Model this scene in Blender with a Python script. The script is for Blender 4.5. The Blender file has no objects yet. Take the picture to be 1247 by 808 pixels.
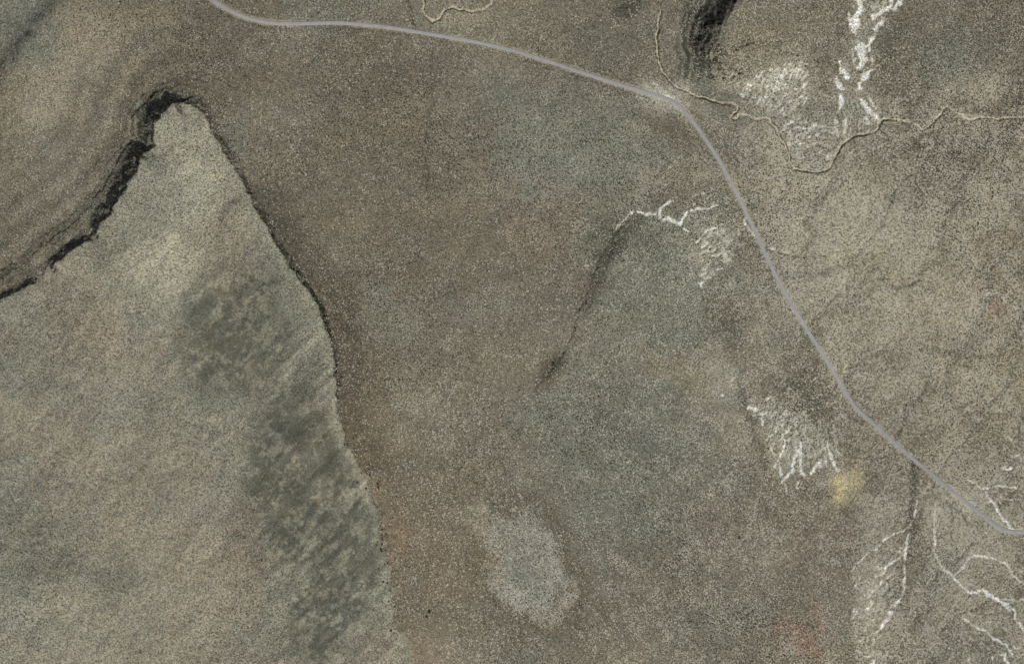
import bpy, math, random
import numpy as np
from mathutils import Vector
random.seed(7)
RS = np.random.RandomState(11)
sc = bpy.context.scene
C = sc.collection
S = 1.2                       # metres per map unit (one map unit = one photo pixel of ground)
CX, CY = 623.5, 404.0
W2 = lambda u, v: ((u - CX) * S, (CY - v) * S)

# ------------------------------------------------------------ camera, sky, sun, exposure
H = 8000.0
cam = bpy.data.cameras.new('camera'); camo = bpy.data.objects.new('camera', cam); C.objects.link(camo)
camo.location = (0, 0, H); camo.rotation_euler = (0, 0, 0)
cam.sensor_width = 36; cam.lens = 36 * H / (1247 * S); cam.clip_start = 10; cam.clip_end = 120000
sc.camera = camo
SUN_EL, SUN_AZ = math.radians(43), math.radians(150)
w = bpy.data.worlds.new('World'); sc.world = w; w.use_nodes = True
nt = w.node_tree; bg = nt.nodes['Background']
sky = nt.nodes.new('ShaderNodeTexSky'); sky.sky_type = 'NISHITA'; sky.sun_disc = False
sky.sun_elevation = SUN_EL; sky.sun_rotation = SUN_AZ; sky.altitude = 1500
desat = nt.nodes.new('ShaderNodeHueSaturation'); desat.inputs['Saturation'].default_value = .45      # less saturated sky keeps the shadows from going blue
nt.links.new(sky.outputs[0], desat.inputs['Color']); nt.links.new(desat.outputs[0], bg.inputs[0]); bg.inputs[1].default_value = 0.05
sun = bpy.data.lights.new('sun', 'SUN'); sun.energy = 3.0; sun.angle = math.radians(0.5); sun.color = (1, .975, .925)
suno = bpy.data.objects.new('sun', sun); C.objects.link(suno)
sd = Vector((math.sin(SUN_AZ) * math.cos(SUN_EL), math.cos(SUN_AZ) * math.cos(SUN_EL), math.sin(SUN_EL)))
suno.rotation_euler = sd.to_track_quat('Z', 'Y').to_euler(); suno.location = sd * 3000
sc.view_settings.view_transform = 'Standard'; sc.view_settings.look = 'None'
sc.view_settings.exposure = 0.0; sc.view_settings.gamma = 1
sc.render.resolution_x = 1024; sc.render.resolution_y = 663
sc.render.engine = 'CYCLES'

# ------------------------------------------------------------ the map grid
def ring(n, a, g):
    r = []; s = a; x = 0
    for i in range(n):
        x += s; s *= g; r.append(x)
    return np.array(r)
rg = ring(36, 1.3, 1.25)
def axis(lo, hi):
    core = np.arange(lo, hi + .5, 1.0)
    return np.concatenate([lo - rg[::-1], core, core[-1] + rg])
U = axis(-30, 1277); V = axis(-30, 838)
NU, NV = len(U), len(V)
UU, VV = np.meshgrid(U, V)
UU = UU.astype(np.float32); VV = VV.astype(np.float32)

def vnoise(u, v, scale, seed):
    r = np.random.RandomState(seed); T = 256
    L = r.rand(T, T).astype(np.float32)
    x = u / scale; y = v / scale
    xi = np.floor(x).astype(np.int64); yi = np.floor(y).astype(np.int64)
    fx = x - xi; fy = y - yi
    fx = fx * fx * (3 - 2 * fx); fy = fy * fy * (3 - 2 * fy)
    a = L[yi % T, xi % T]; b = L[yi % T, (xi + 1) % T]; c = L[(yi + 1) % T, xi % T]; d = L[(yi + 1) % T, (xi + 1) % T]
    return (a * (1 - fx) + b * fx) * (1 - fy) + (c * (1 - fx) + d * fx) * fy - .5
def fbm(u, v, scale, seed, oct=4, gain=.5):
    o = 0; a = 1
    for k in range(oct):
        ca, sa = math.cos(.7 * k + .3), math.sin(.7 * k + .3)
        o = o + a * vnoise(u * ca + v * sa, v * ca - u * sa, scale / 2 ** k, seed + k * 17); a *= gain
    return o * 2          # about -1..1
def sstep(a, b, x):
    t = np.clip((x - a) / (b - a), 0, 1); return t * t * (3 - 2 * t)

def poly_dist(u, v, pts):
    """distance to a polyline, signed by side (+ = right of travel on the map), and arc position 0..1"""
    best = np.full(u.shape, 1e12, np.float32); side = np.zeros(u.shape, np.float32); arc = np.zeros(u.shape, np.float32)
    P = np.array(pts, float); ln = np.hypot(*(P[1:] - P[:-1]).T); tot = ln.sum(); s0 = 0
    for i in range(len(P) - 1):
        ax, ay = P[i]; dx, dy = P[i + 1] - P[i]; l2 = dx * dx + dy * dy + 1e-9
        t = np.clip(((u - ax) * dx + (v - ay) * dy) / l2, 0, 1)
        ex = u - (ax + t * dx); ey = v - (ay + t * dy); d = ex * ex + ey * ey
        m = d < best
        best = np.where(m, d, best); side = np.where(m, dx * ey - dy * ex, side)
        arc = np.where(m, (s0 + t * ln[i]) / tot, arc); s0 += ln[i]
    return np.sqrt(best), np.sign(side), arc
def smooth(pts, n=2):
    P = [tuple(p) for p in pts]
    for _ in range(n):
        Q = [P[0]]
        for a, b in zip(P, P[1:]):
            Q.append((.75 * a[0] + .25 * b[0], .75 * a[1] + .25 * b[1])); Q.append((.25 * a[0] + .75 * b[0], .25 * a[1] + .75 * b[1]))
        Q.append(P[-1]); P = Q
    return P
def win(pts, m):
    P = np.array(pts); a, b = P.min(0) - m, P.max(0) + m
    return (slice(np.searchsorted(V, a[1]), np.searchsorted(V, b[1]) + 1), slice(np.searchsorted(U, a[0]), np.searchsorted(U, b[0]) + 1))

# gentle warp so nothing traced has a ruler edge
WU = UU + 2.0 * fbm(UU, VV, 14, 5, 3); WV = VV + 2.0 * fbm(UU, VV, 14, 55, 3)

# ------------------------------------------------------------ traced features
ROAD = [(-420, -900), (0, -300), (150, -110), (228, -22), (258, 0), (280, 14), (301, 22.5), (325, 28), (350, 29.5), (390, 28), (420, 28), (470, 32.5), (520, 41), (570, 49), (622, 60), (660, 72),
        (700, 85.5), (740, 98.5), (775, 109), (802, 117), (820, 123), (833, 134), (846, 151), (862, 174), (877, 197), (890, 221), (905, 250), (920, 283), (935, 315), (950, 345),
        (965, 371), (985, 404), (1005, 434), (1020, 459), (1034, 484), (1046, 500), (1070, 520), (1097, 545), (1122, 566), (1150, 589), (1180, 614), (1208, 636), (1222, 645), (1234, 647.5),
        (1250, 648), (1300, 651), (1450, 690), (2200, 900)]
CREEK = [(820, -260), (800, -120), (808, -40), (805, 0), (803, 20), (800, 45), (802, 72), (808, 90), (818, 101), (832, 110), (845, 116), (862, 119), (878, 126), (891, 125), (898, 130), (897, 137), (891, 139), (890, 143), (895, 146),
         (900, 139), (907, 141), (915, 144), (922, 147), (935, 144), (940, 149), (948, 163), (956, 177), (962, 188), (963, 198), (967, 205), (978, 209), (995, 209.5), (1008, 205), (1017, 195), (1020, 183),
         (1027, 173), (1040, 165), (1055, 163), (1067, 161), (1071, 154), (1071, 145), (1083, 144), (1100, 147), (1110, 147), (1118, 151), (1125, 159), (1132, 154), (1138, 146), (1146, 138), (1152, 129), (1160, 130), (1168, 138),
         (1181, 144), (1200, 142), (1214, 145), (1228, 141), (1247, 143), (1290, 150), (1380, 135), (1500, 170), (1700, 150)]
MEANDER = [(500, -60), (517, -20), (515, 6), (517, 18), (524, 25), (532, 25), (537, 19), (541, 12), (551, 8), (563, 12), (580, 14), (592, 12), (599, 5), (602, -10), (590, -50), (620, -90)]
MESA = [(-3000, 1500), (-700, 700), (-200, 430), (-60, 392), (-5, 366), (10, 361), (25, 352), (43, 345), (52, 336), (58, 327), (75, 315), (90, 305), (104, 297), (112, 289), (120, 281), (131, 268), (146, 248), (158, 228),
        (170, 205), (178, 190), (186, 184), (190, 176), (187, 168), (190, 152), (200, 140), (212, 131), (224, 128), (238, 132), (248, 141), (256, 153), (262, 167), (270, 181), (279, 196), (290, 213),
        (301, 234), (313, 256), (325, 277), (337, 298), (351, 320), (363, 338), (376, 355), (387, 374), (395, 394), (403, 416), (407, 440), (410, 462), (411, 482), (414, 508), (421, 532), (430, 552),
        (440, 574), (452, 596), (460, 622), (466, 648), (469, 675), (473, 700), (479, 730), (486, 760), (497, 792), (506, 815), (540, 900), (620, 1100), (800, 1800), (800, 4000), (-3000, 4000)]
# mesa wall height and run, given at stations along the rim (map point, height m, run units)
WALL = [(-60, 392, 7, 7), (0, 363, 7, 7), (38, 346, 7, 7), (50, 337, 2, 6), (58, 328, 3, 6), (70, 318, 9, 8), (95, 302, 9, 8), (107, 295, 7, 7), (113, 288, 3, 6), (121, 280, 10, 8), (146, 248, 14, 11), (172, 202, 17, 13),
        (184, 184, 13, 10), (189, 168, 15, 11), (196, 145, 18, 13), (212, 131, 16, 11), (226, 128, 10, 9), (243, 135, 8, 8), (262, 167, 7, 6), (290, 213, 6, 5), (325, 277, 5, 4), (363, 338, 6, 4), (387, 374, 6, 4),
        (403, 416, 4, 4), (410, 462, 5, 3), (414, 508, 2.5, 4), (440, 574, 3, 8), (466, 648, 5, 9), (479, 730, 3, 8), (506, 815, 3, 8), (620, 1100, 6, 8)]
GULLY = [(772, 262), (765, 268), (752, 279), (745, 292), (735, 306), (726, 322), (720, 340), (712, 360), (706, 376), (700, 395), (694, 414), (684, 432), (672, 448), (660, 462), (648, 482)]
HILL1 = [(960, -160), (905, -40), (887, 0), (878, 14), (869, 28), (863, 42), (862, 55), (864, 68), (864, 88), (862, 112)]
HILL2 = [(900, -130), (876, -40), (866, 0), (855, 20), (849, 40), (848, 58), (852, 76), (860, 92)]
HILL3 = [(860, -130), (845, -30), (838, 10), (835, 40), (836, 62), (842, 82), (852, 96)]
RIDGE = [(100, -40), (68, 0), (50, 20), (34, 40), (20, 62), (4, 84), (-30, 120)]

Z = np.zeros(UU.shape, np.float32)
XL = np.interp(VV, [120, 170, 320, 420, 500, 570, 640, 808], [880, 880, 915, 975, 1010, 1050, 1048, 1040]).astype(np.float32)
zr_ = sstep(-14, 30, WU - XL) * sstep(130, 190, VV + .25 * (UU - 900)) * (UU < 1300)
Z -= zr_ * (.9 * sstep(.5, 1, 1 - np.abs(fbm(WU + .3 * WV, WV * .75, 75, 1001, 4)) * 2.6) + .35 * sstep(.6, 1, 1 - np.abs(fbm(WU, WV * .8, 30, 1011, 4)) * 2.4))
Z += 22 * fbm(UU, VV, 620, 3, 3) + 2.6 * fbm(UU, VV, 130, 31, 3) + .8 * fbm(UU, VV, 34, 37, 3) + .16 * fbm(UU, VV, 8, 41, 2)
far = sstep(500, 6000, np.maximum(np.abs(UU - CX), np.abs(VV - CY) * 1.3))
Z += far * 160 * fbm(UU, VV, 4200, 77, 5)

rg_ = sstep(420, 560, VV) * (UU < 700)
MU = WU + rg_ * (4.5 * fbm(UU, VV, 22, 71, 4)); MV = WV + 1.2 * fbm(UU, VV, 5, 73, 2)
dm, _, _ = poly_dist(MU, MV, MESA)
inside = np.zeros(UU.shape, bool)
P = np.array(MESA, float); j = len(P) - 1
for i in range(len(P)):
    (xi, yi), (xj, yj) = P[i], P[j]
    c = ((yi > MV) != (yj > MV)) & (MU < (xj - xi) * (MV - yi) / (yj - yi + 1e-9) + xi)
    inside ^= c; j = i
sdm = np.where(inside, dm, -dm)                         # + on top of the mesa
wh = np.zeros(UU.shape, np.float32); wr = wh.copy(); ws = wh.copy() + 1e-9
for (a, b, h_, r_) in WALL:
    h_ = h_ * (1.05 if a < 235 and b < 420 else 1.0); r_ = r_ * (1.05 if a < 235 else 1.5); k = 1.0 / (((UU - a) ** 2 + (VV - b) ** 2) + 25) ** 1.6
    wh += k * h_; wr += k * r_; ws += k
wh /= ws; wr /= ws
cr = sdm + 1.1 * fbm(UU, VV, 6, 91, 2)
t = np.clip((cr + wr) / wr, 0, 1)
prof = np.where(t > .7, .62 + .38 * sstep(.7, 1, t), .62 * t / .7)      # talus then the upper wall
prof = prof + .03 * np.sin(t * 16 + 3 * fbm(UU, VV, 30, 97, 2)) * (t > .02) * (t < .98)
Z += wh * prof
nwm = sstep(330, 190, UU + .2 * VV) * (1 - far) * sstep(500, 400, VV)
face = (t > 0) * (t < 1)
Z += face * nwm * (1.1 * vnoise(UU, VV, 5.5, 611) + 1.3 * vnoise(UU + VV, VV - UU, 3.6, 612)) * sstep(0, .2, t) * sstep(1, .85, t)
Z += nwm * np.clip(wh / 14, 0, 1.3) * 9.0 * np.exp(np.minimum(cr + wr, 0) / 14 * (1 + .3 * fbm(UU, VV, 25, 613, 2)))          # scree thinning out below the wall
Z += 14 * np.exp(np.minimum(cr + wr, 0) / 75) * (1 - far)                   # long apron
wside = sstep(330, 180, UU + .2 * VV)                                       # the north-west side of the mesa
for off, hh in ((-26, 1.3), (-34, .8)):
    Z += hh * sstep(off - 2, off + 2, cr + 3 * fbm(UU, VV, 60, 8, 2)) * wside * sstep(400, 300, VV)
Z += np.where(cr > 0, 7 * (1 - np.exp(-np.maximum(cr, 0) / 45)) * sstep(300, 200, UU + .35 * (VV - 200)) * (.5 + .5 * wside), 0)
Z += np.where(cr > 0, (1.6 * fbm(UU + VV * .5, VV * .5, 40, 66, 4) + .5 * fbm(UU, VV, 9, 68, 2)) * sstep(0, 25, cr), 0)
# shallow spurs that run off the mesa's north shoulder and a fold on its top
def fold(pts, depth, width, m=60):
    s = win(pts, m); d, _, a = poly_dist(WU[s], WV[s], smooth(pts)); e = np.sin(np.clip(a, 0.02, .98) * math.pi) ** .5
    Z[s] -= (depth * np.exp(-(d / width) ** 2) * e).astype(np.float32)
fold([(268, 300), (262, 275), (272, 250), (296, 236)], 2.2, 6)
fold([(0, 382), (40, 412), (70, 450), (120, 490), (170, 520)], 4.5, 15)
fold([(0, 430), (40, 470), (70, 540)], 3, 16)
def ledge(pts, hgt, width, back, sgn=1, m=260, tap=.18):
    """a bank: high on one side of the line, falling back to nothing over `back` units"""
    s = win(pts, m); d, sd_, a = poly_dist(WU[s], WV[s], smooth(pts)); x = d * sd_ * sgn
    tp = tap if isinstance(tap, tuple) else (tap, tap); e = sstep(0, tp[0], a) * sstep(1, 1 - tp[1], a) * np.ones_like(d)
    hi = sstep(-width, width, x) * np.where(x > 0, np.exp(-(x / back) ** 2), 1)
    Z[s] += (hgt * hi * e * sstep(m, m * .6, d)).astype(np.float32)
ledge(HILL1, 27, 16, 130, -1, tap=(.3, .17))
ledge(HILL2, 8.5, 9, 70, -1, tap=(.25, .15))
ledge(HILL3, 5.5, 8, 60, -1, tap=(.25, .15))
ledge([(858, -30), (853, 8), (846, 25), (842, 50), (845, 70)], 2.2, 3, 30, -1, tap=.4)
for q, hh in ((0, 1.5), (5, 1.2), (10, 1.5), (-6, 1.2)): ledge([(846 + q, 40), (847 + q, 66), (852 + q, 86), (860 + q, 102)], hh, 1.6, 14, -1, tap=.3)
ledge([(812, 10), (815, 25), (812, 45)], 1.8, 5, 25, -1, tap=.5)
ledge([(930, -20), (922, 15), (908, 38)], 2.0, 14, 60, -1, tap=.5)
ledge(RIDGE, 10, 15, 90, -1)
ledge(GULLY, 2.4, 13, 50, -1, tap=.12)
ledge([(770, 268), (760, 290), (745, 310), (728, 336)], 5.5, 13, 55, -1, tap=.5)
ledge([(690, 430), (676, 447), (660, 466)], 4.5, 10, 40, -1, tap=.5)
ledge([(524, 60), (528, 110), (522, 160), (517, 228)], .9, 6, 30, -1, tap=.4)
ledge([(775, -20), (770, 8), (745, 14), (728, 4)], 3.5, 9, 30, -1, tap=.45)
ledge([(910, 480), (925, 520), (936, 560), (950, 600)], 2.2, 10, 40, 1)
ledge([(858, 405), (880, 440), (884, 480)], 1.6, 5, 30, -1)
ledge([(1120, 570), (1118, 620), (1106, 700), (1098, 760)], 2.6, 12, 40, -1)
ledge([(470, 560), (520, 640), (560, 705), (640, 755)], 1.2, 20, 40, -1)

s = win(HILL1, 40); Z[s] += (np.exp(-(poly_dist(WU[s], WV[s], smooth(HILL1))[0] / 16) ** 2) * sstep(90, 70, VV[s]) * (1.1 * np.sin((WU[s] + .35 * WV[s]) / 1.25 + 2 * fbm(UU[s], VV[s], 20, 614, 2)) * .55 + 1.2 * vnoise(UU[s], VV[s], 3.5, 615))).astype(np.float32)
def channel(pts, depth, half, bank, m=14):
    pts = smooth(pts); s = win(pts, m); jx = 1.5 * fbm(UU[s], VV[s], 7, 12, 3); jy = 1.5 * fbm(UU[s], VV[s], 8, 13, 3)
    d, _, a = poly_dist(UU[s] + jx, VV[s] + jy, pts)
    Z[s] -= (depth * np.clip(.75 + .5 * fbm(UU[s], VV[s], 26, 15, 2), .2, 1.2) * (1 - .45 * sstep(1060, 1100, UU[s])) * (1 - sstep(half, half + bank, d))).astype(np.float32)
    return s, d
MS = np.zeros(UU.shape, np.float32)          # creek sand
sC, dC = channel(CREEK, 3.6, .8, 1.5); MS[sC] = np.maximum(MS[sC], (1 - sstep(.7, 1.7, dC)) * np.clip(.8 + .5 * fbm(UU[sC], VV[sC], 12, 14, 2), .35, 1))
sC2, dC2 = channel(MEANDER, 2.2, .9, 1.6); MS[sC2] = np.maximum(MS[sC2], .75 * (1 - sstep(.9, 2.0, dC2)))
channel(GULLY, .8, .2, 1.8)

# ------------------------------------------------------------ white salt washes
SALT = np.zeros(UU.shape, np.float32)
JX = fbm(UU, VV, 4.5, 201, 3); JY = fbm(UU, VV, 4.5, 231, 3); JW = fbm(UU, VV, 7, 261, 2); JS = fbm(UU, VV, 4, 300, 2)
def stroke(pts, wid, st=1.0, rag=.9, cut=.6):
    global SALT
    m = wid + 6; s = win(pts, m)
    u, v = UU[s], VV[s]
    rr = rag * 1.5 * (1 + .28 * max(0, wid - 3)); jx = rr * JX[s]; jy = rr * JY[s]
    if len(pts) == 1: d = np.hypot(u + jx - pts[0][0], v + jy - pts[0][1]); a = np.full(u.shape, .5)
    else: d, _, a = poly_dist(u + jx, v + jy, smooth(pts, 1))
    ww = wid * (.5 + .35 * JW[s])
    k = 1 - sstep(ww * .55, ww * 1.15 + .45, d)
    SALT[s] = np.maximum(SALT[s], (st * k * (.86 + .3 * JS[s])).astype(np.float32))
    if cut: Z[s] -= (cut * (1 - sstep(ww * .5, ww + 1.2, d))).astype(np.float32)
def crop(ox, oy, s, L):
    for (wd, *pp) in L:
        st = 1.0
        if isinstance(wd, tuple): wd, st = wd
        stroke([(ox + x / s, oy + y / s) for x, y in pp], wd, st)
crop(830, 460, 5.196, [
 ((1.8, .9), (660, 400), (650, 450), (630, 500), (600, 545), (588, 570)), (2.3, (625, 545), (632, 590), (635, 620)), (2.6, (740, 490), (712, 530), (710, 580), (680, 620), (640, 670)), (4, (710, 570), (712, 590)),
 (2.2, (765, 410), (755, 450), (758, 500), (757, 560)), (3.2, (755, 560), (765, 600), (780, 615)), ((1.4, .8), (895, 455), (880, 490)), (2.8, (870, 545), (848, 570), (835, 600)),
 ((1.8, .9), (925, 400), (935, 450), (950, 490)), (4, (950, 490), (965, 535), (985, 585)), (1.8, (985, 440), (1000, 485), (1020, 492)), ((1.2, .8), (885, 545), (880, 590)), (2.6, (425, 190), (450, 195), (480, 215)),
 (1.8, (460, 245), (500, 240), (540, 225)), (2.4, (505, 265), (520, 290)), ((1.3, .8), (545, 400), (590, 350), (630, 320)), ((1.3, .7), (600, 420), (680, 340), (700, 310)), ((1.8, .8), (740, 660), (738, 700)),
 ((1.2, .8), (668, 680), (668, 735)), ((1.4, .7), (630, 700), (620, 730)), (1.8, (920, 520), (925, 570)), ((1.8, .8), (720, 430), (735, 475)), ((1.8, .8), (590, 490), (570, 460)), ((2.5, .7), (260, 115)), ((2.5, .6), (735, 130))])
crop(750, 210, 5.938, [
 (3.4, (160, 290), (195, 300), (210, 315), (225, 305), (285, 300)), ((1.5, .85), (130, 285), (100, 300), (60, 340), (25, 385), (5, 415)), (2.2, (320, 335), (312, 300), (325, 265)), ((1.6, .9), (325, 265), (350, 235), (380, 215), (410, 212)),
 (3.2, (345, 345), (370, 330), (400, 345), (435, 360), (475, 378)), ((1.8, .95), (475, 378), (488, 340), (500, 305), (530, 280), (580, 265), (620, 258), (660, 265), (700, 250), (745, 232)), (2.3, (475, 378), (490, 405), (515, 425)),
 ((1.8, .8), (580, 505), (610, 485), (625, 460), (655, 430), (690, 415), (730, 405)), ((4.5, .8), (598, 498), (612, 488)), ((1.4, .8), (630, 540), (655, 510)), ((1.2, .7), (660, 580), (690, 540)), ((1.8, .85), (690, 610), (740, 605), (765, 580), (795, 550)),
 ((1.2, .7), (795, 550), (820, 520), (830, 490)), (3.2, (620, 745), (640, 730)), ((1.5, .7), (640, 770), (690, 740)), ((1.5, .6), (730, 695), (790, 690)), (3.2, (600, 800), (615, 812)), (2.8, (930, 350), (945, 380)), (2.6, (960, 410), (985, 435)),
 ((1.4, .6), (985, 440), (1010, 470), (1040, 480)), ((1.5, .6), (1120, 550), (1180, 575), (1245, 580)), ((3, .6), (545, 212)), ((2.5, .6), (585, 320)), ((2.5, .6), (360, 95)), ((3, .5), (320, 150))])
crop(870, 60, 5.196, [
 ((8, .75), (165, 280), (185, 290)), (4.5, (175, 285)), ((4, .7), (240, 305)), ((3, .7), (110, 158)), ((2, .8), (440, 130), (420, 175)), ((1.6, .7), (505, 120), (470, 200), (440, 255)), ((1.5, .7), (310, 190), (300, 240)), ((3, .7), (575, 215), (560, 240)),
 ((1.5, .6), (520, 330), (570, 290)), ((1.8, .6), (330, 260), (330, 310)), ((3.4, .7), (425, 320)), ((3.2, .75), (415, 390)), ((3.6, .6), (440, 430)), ((2.4, .8), (540, 437)), ((2.6, .75), (445, 480), (490, 465)), ((2.2, .75), (525, 500), (590, 510), (650, 480)),
 (3.6, (575, 505)), ((3, .6), (480, 530)), ((2.6, .7), (545, 610)), ((3, .5), (640, 600)), ((2.6, .6), (700, 610)), ((3.4, .6), (710, 680)), ((3.4, .85), (825, 455)), (2.4, (780, 510), (785, 550)), ((3, .7), (830, 480), (830, 530)), ((2, .7), (750, 535)),
 ((2.4, .9), (790, 70), (798, 110)), ((6.5, .9), (800, 110), (832, 175)), ((5, 1), (765, 180), (790, 225), (810, 250)), ((3.4, .95), (805, 280), (808, 340), (795, 385)), ((1.8, .7), (795, 385), (775, 425), (760, 480)), ((1.5, .7), (915, 320), (955, 320)),
 (5, (940, 320), (960, 370), (990, 405), (1030, 430)), ((2, .8), (980, 290), (1005, 345), (1020, 380)), ((1.1, .6), (910, 330), (915, 400), (925, 520)), ((3.6, .9), (1020, 450)), ((2.5, .6), (1000, 470), (960, 440)), ((2.5, .5), (870, 660), (875, 655)), ((2, .5), (970, 720)), ((3, .5), (1100, 750))])
crop(1000, 0, 5.049, [
 ((9, .95), (238, -20), (236, 60), (228, 100)), ((3.4, .9), (175, 85), (185, 150), (200, 200)), ((9, 1), (225, 100), (203, 185)), ((2.5, .8), (205, 200), (207, 225)), (6, (492, -30), (475, 20), (460, 58), (415, 55)), ((5.5, .9), (420, 50), (380, 75), (320, 105)),
 ((2.5, .75), (400, 5), (375, 70)), ((1.5, .7), (345, 10), (360, 60)), ((3, .8), (440, -10), (435, 50)), ((5, .9), (385, 120), (350, 160), (330, 185)), (2.5, (325, 225), (300, 275), (270, 290)), (2.5, (300, 275), (303, 315)), (11, (243, 300), (248, 350), (256, 395)),
 ((1.1, .6), (195, 310), (203, 400), (210, 480)), ((1.6, .8), (185, 300), (210, 315)), ((2.5, .6), (355, 400), (310, 440)), (5.5, (310, 435), (270, 480), (240, 510), (235, 550)), ((2, .7), (320, 370), (310, 400)), ((8, .45), (775, 560)), ((5, .3), (880, 560)), ((4, .3), (930, 580)),
 ((2, .35), (450, 300), (520, 302)), ((3, .3), (900, 480)), ((2, .3), (600, 630), (640, 640))])
crop(1020, 650, 5.114, [
 ((1.7, .9), (360, 0), (300, 35), (245, 95), (205, 115), (150, 165), (110, 215), (85, 245)), ((2, .9), (455, 0), (435, 60), (430, 130), (420, 190), (428, 260), (425, 320), (405, 380), (400, 410)), (3.2, (395, 405), (365, 440), (340, 490), (305, 545)), ((2.4, .8), (305, 545), (265, 600), (240, 630)),
 ((2.1, .9), (430, 130), (380, 155), (335, 190), (305, 218), (285, 260), (235, 275)), (2.6, (335, 188), (300, 220)), ((1.8, .85), (275, 295), (270, 320), (235, 355), (190, 400)), (2.8, (115, 330)), ((1.8, .85), (612, -10), (605, 60), (612, 130), (640, 190)),
 (2.3, (640, 190), (680, 235), (715, 262), (760, 310), (800, 355), (840, 372), (880, 360), (912, 348)), (2.8, (912, 348), (950, 385)), (4.2, (950, 385), (1010, 420), (1060, 450), (1105, 480)), (2.8, (1105, 480), (1110, 530), (1140, 570), (1175, 620)),
 ((2.3, .9), (725, 255), (780, 220), (815, 175), (840, 145), (890, 138), (930, 150), (1000, 160), (1040, 180), (1075, 215), (1095, 260), (1130, 290), (1190, 325)), ((1.5, .8), (1020, 405), (1080, 415), (1190, 412)), ((1.8, .9), (785, 505), (830, 560), (880, 595), (930, 605)),
 (3, (930, 605), (970, 645), (1040, 690)), (2.2, (1040, 690), (1075, 715), (1095, 750)), ((3.4, .9), (1050, 735), (1040, 770), (1060, 820)), ((2, .7), (1110, 715), (1140, 710)), ((2, .7), (970, 770), (975, 820)), ((1.5, .6), (820, 780), (830, 820)), ((2, .8), (1015, 750), (1050, 760)),
 ((2.4, .9), (240, 780), (215, 830)), ((1.6, .6), (130, 690), (150, 760), (200, 770)), ((2, .6), (300, 760), (345, 770)), ((1.2, .5), (1110, 30), (1150, 80)), ((1.2, .5), (1025, 40), (1032, 110))])
crop(1060, 520, 6.214, [
 ((1.6, .7), (720, 395), (790, 430), (860, 475)), ((2, .9), (860, 475), (900, 530), (935, 580), (970, 640)), (2.8, (970, 640), (1000, 690), (1040, 735), (1080, 775)), ((2, .8), (1080, 778), (1240, 778)), ((1.8, .7), (860, 475), (930, 465), (1000, 445), (1060, 455), (1110, 462)),
 ((1.2, .6), (960, 480), (1000, 545), (1080, 555)), ((2.4, .8), (1000, 310), (1040, 315), (1090, 322)), ((1.4, .8), (1020, 280), (1035, 310)), ((1.5, .6), (1080, 225), (1130, 210)), ((2, .6), (1030, 75), (1060, 70), (1075, 95)), ((1.5, .75), (368, 560), (345, 640), (325, 720), (300, 760), (215, 800)),
 ((1.2, .7), (500, 590), (490, 700), (490, 800)), ((1.2, .6), (530, 560), (525, 620), (510, 700), (500, 808)), ((2.6, .7), (235, 395)), ((1.3, .5), (235, 395), (290, 405)), ((1.2, .5), (80, 540), (40, 610)), ((2.5, .7), (305, 205))])
for (x, y, r_, st) in ((697, 376, 2.5, .55), (719, 319, 3, .45), (714, 323, 2.4, .4), (744, 278, 2, .4), (1128, 262, 3, .35), (1090, 226, 4, .3), (1138, 115, 3, .4), (1212, 352, 5, .45), (1222, 360, 3, .35), (1030, 445, 3, .3), (780, 120, 3, .4), (796, 112, 5, .55), (806, 113, 6, .5), (815, 119, 5, .6), (838, 128, 3, .5), (630, 624, 4, .3), (643, 626, 4, .3), (590, 622, 6, .25), (855, 347, 3, .9), (880, 363, 2, .6)):
    stroke([(x, y)], r_ * 1.6, st, rag=2.0, cut=0)

def inpoly(x, y, pts):
    o = False; j = len(pts) - 1
    for i in range(len(pts)):
        if (pts[i][1] > y) != (pts[j][1] > y) and x < (pts[j][0] - pts[i][0]) * (y - pts[i][1]) / (pts[j][1] - pts[i][1]) + pts[i][0]: o = not o
        j = i
    return o
def streaks(poly, n, dirf, ln, wd, st):
    P = np.array(poly); a, b = P.min(0), P.max(0); k = 0
    while k < n:
        x = random.uniform(a[0], b[0]); y = random.uniform(a[1], b[1])
        if not inpoly(x, y, poly): continue
        k += 1; dx, dy = dirf(x, y); L = random.uniform(*ln); q = math.hypot(dx, dy); dx, dy = dx / q, dy / q
        m = random.uniform(-.25, .25) * L
        stroke([(x, y), (x + dx * L * .5 - dy * m, y + dy * L * .5 + dx * m), (x + dx * L, y + dy * L)], random.uniform(*wd), random.uniform(*st), cut=.25)
cv = lambda ox, oy, s, L: [(ox + x / s, oy + y / s) for x, y in L]
streaks(cv(830, 460, 5.196, [(400, 150), (600, 130), (760, 300), (1050, 400), (1040, 480), (980, 560), (780, 600), (610, 590), (520, 360)]), 230,
        lambda x, y: (982 - x, 455 - y), (4, 16), (.6, 1.15), (.2, .6))
streaks(cv(830, 460, 5.196, [(380, 100), (700, 60), (900, 300), (1060, 200), (1100, 330), (1060, 400), (760, 330), (520, 330)]), 160, lambda x, y: (982 - x, 440 - y), (2, 9), (.6, 1.1), (.15, .45))
streaks(cv(870, 60, 5.196, [(150, 270), (280, 160), (480, 90), (560, 130), (590, 230), (560, 400), (400, 440), (200, 350)]), 260, lambda x, y: (.5, -.85), (2, 9), (.6, 1.2), (.25, .8))
streaks(cv(870, 60, 5.196, [(370, 420), (560, 420), (700, 480), (780, 620), (740, 700), (620, 740), (510, 690), (450, 570)]), 190, lambda x, y: (.8, -.3), (1, 6), (.8, 1.6), (.15, .6))
streaks(cv(870, 60, 5.196, [(720, 430), (860, 440), (900, 540), (800, 590), (740, 540)]), 26, lambda x, y: (.2, -.9), (1, 6), (.8, 1.6), (.2, .7))
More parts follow.
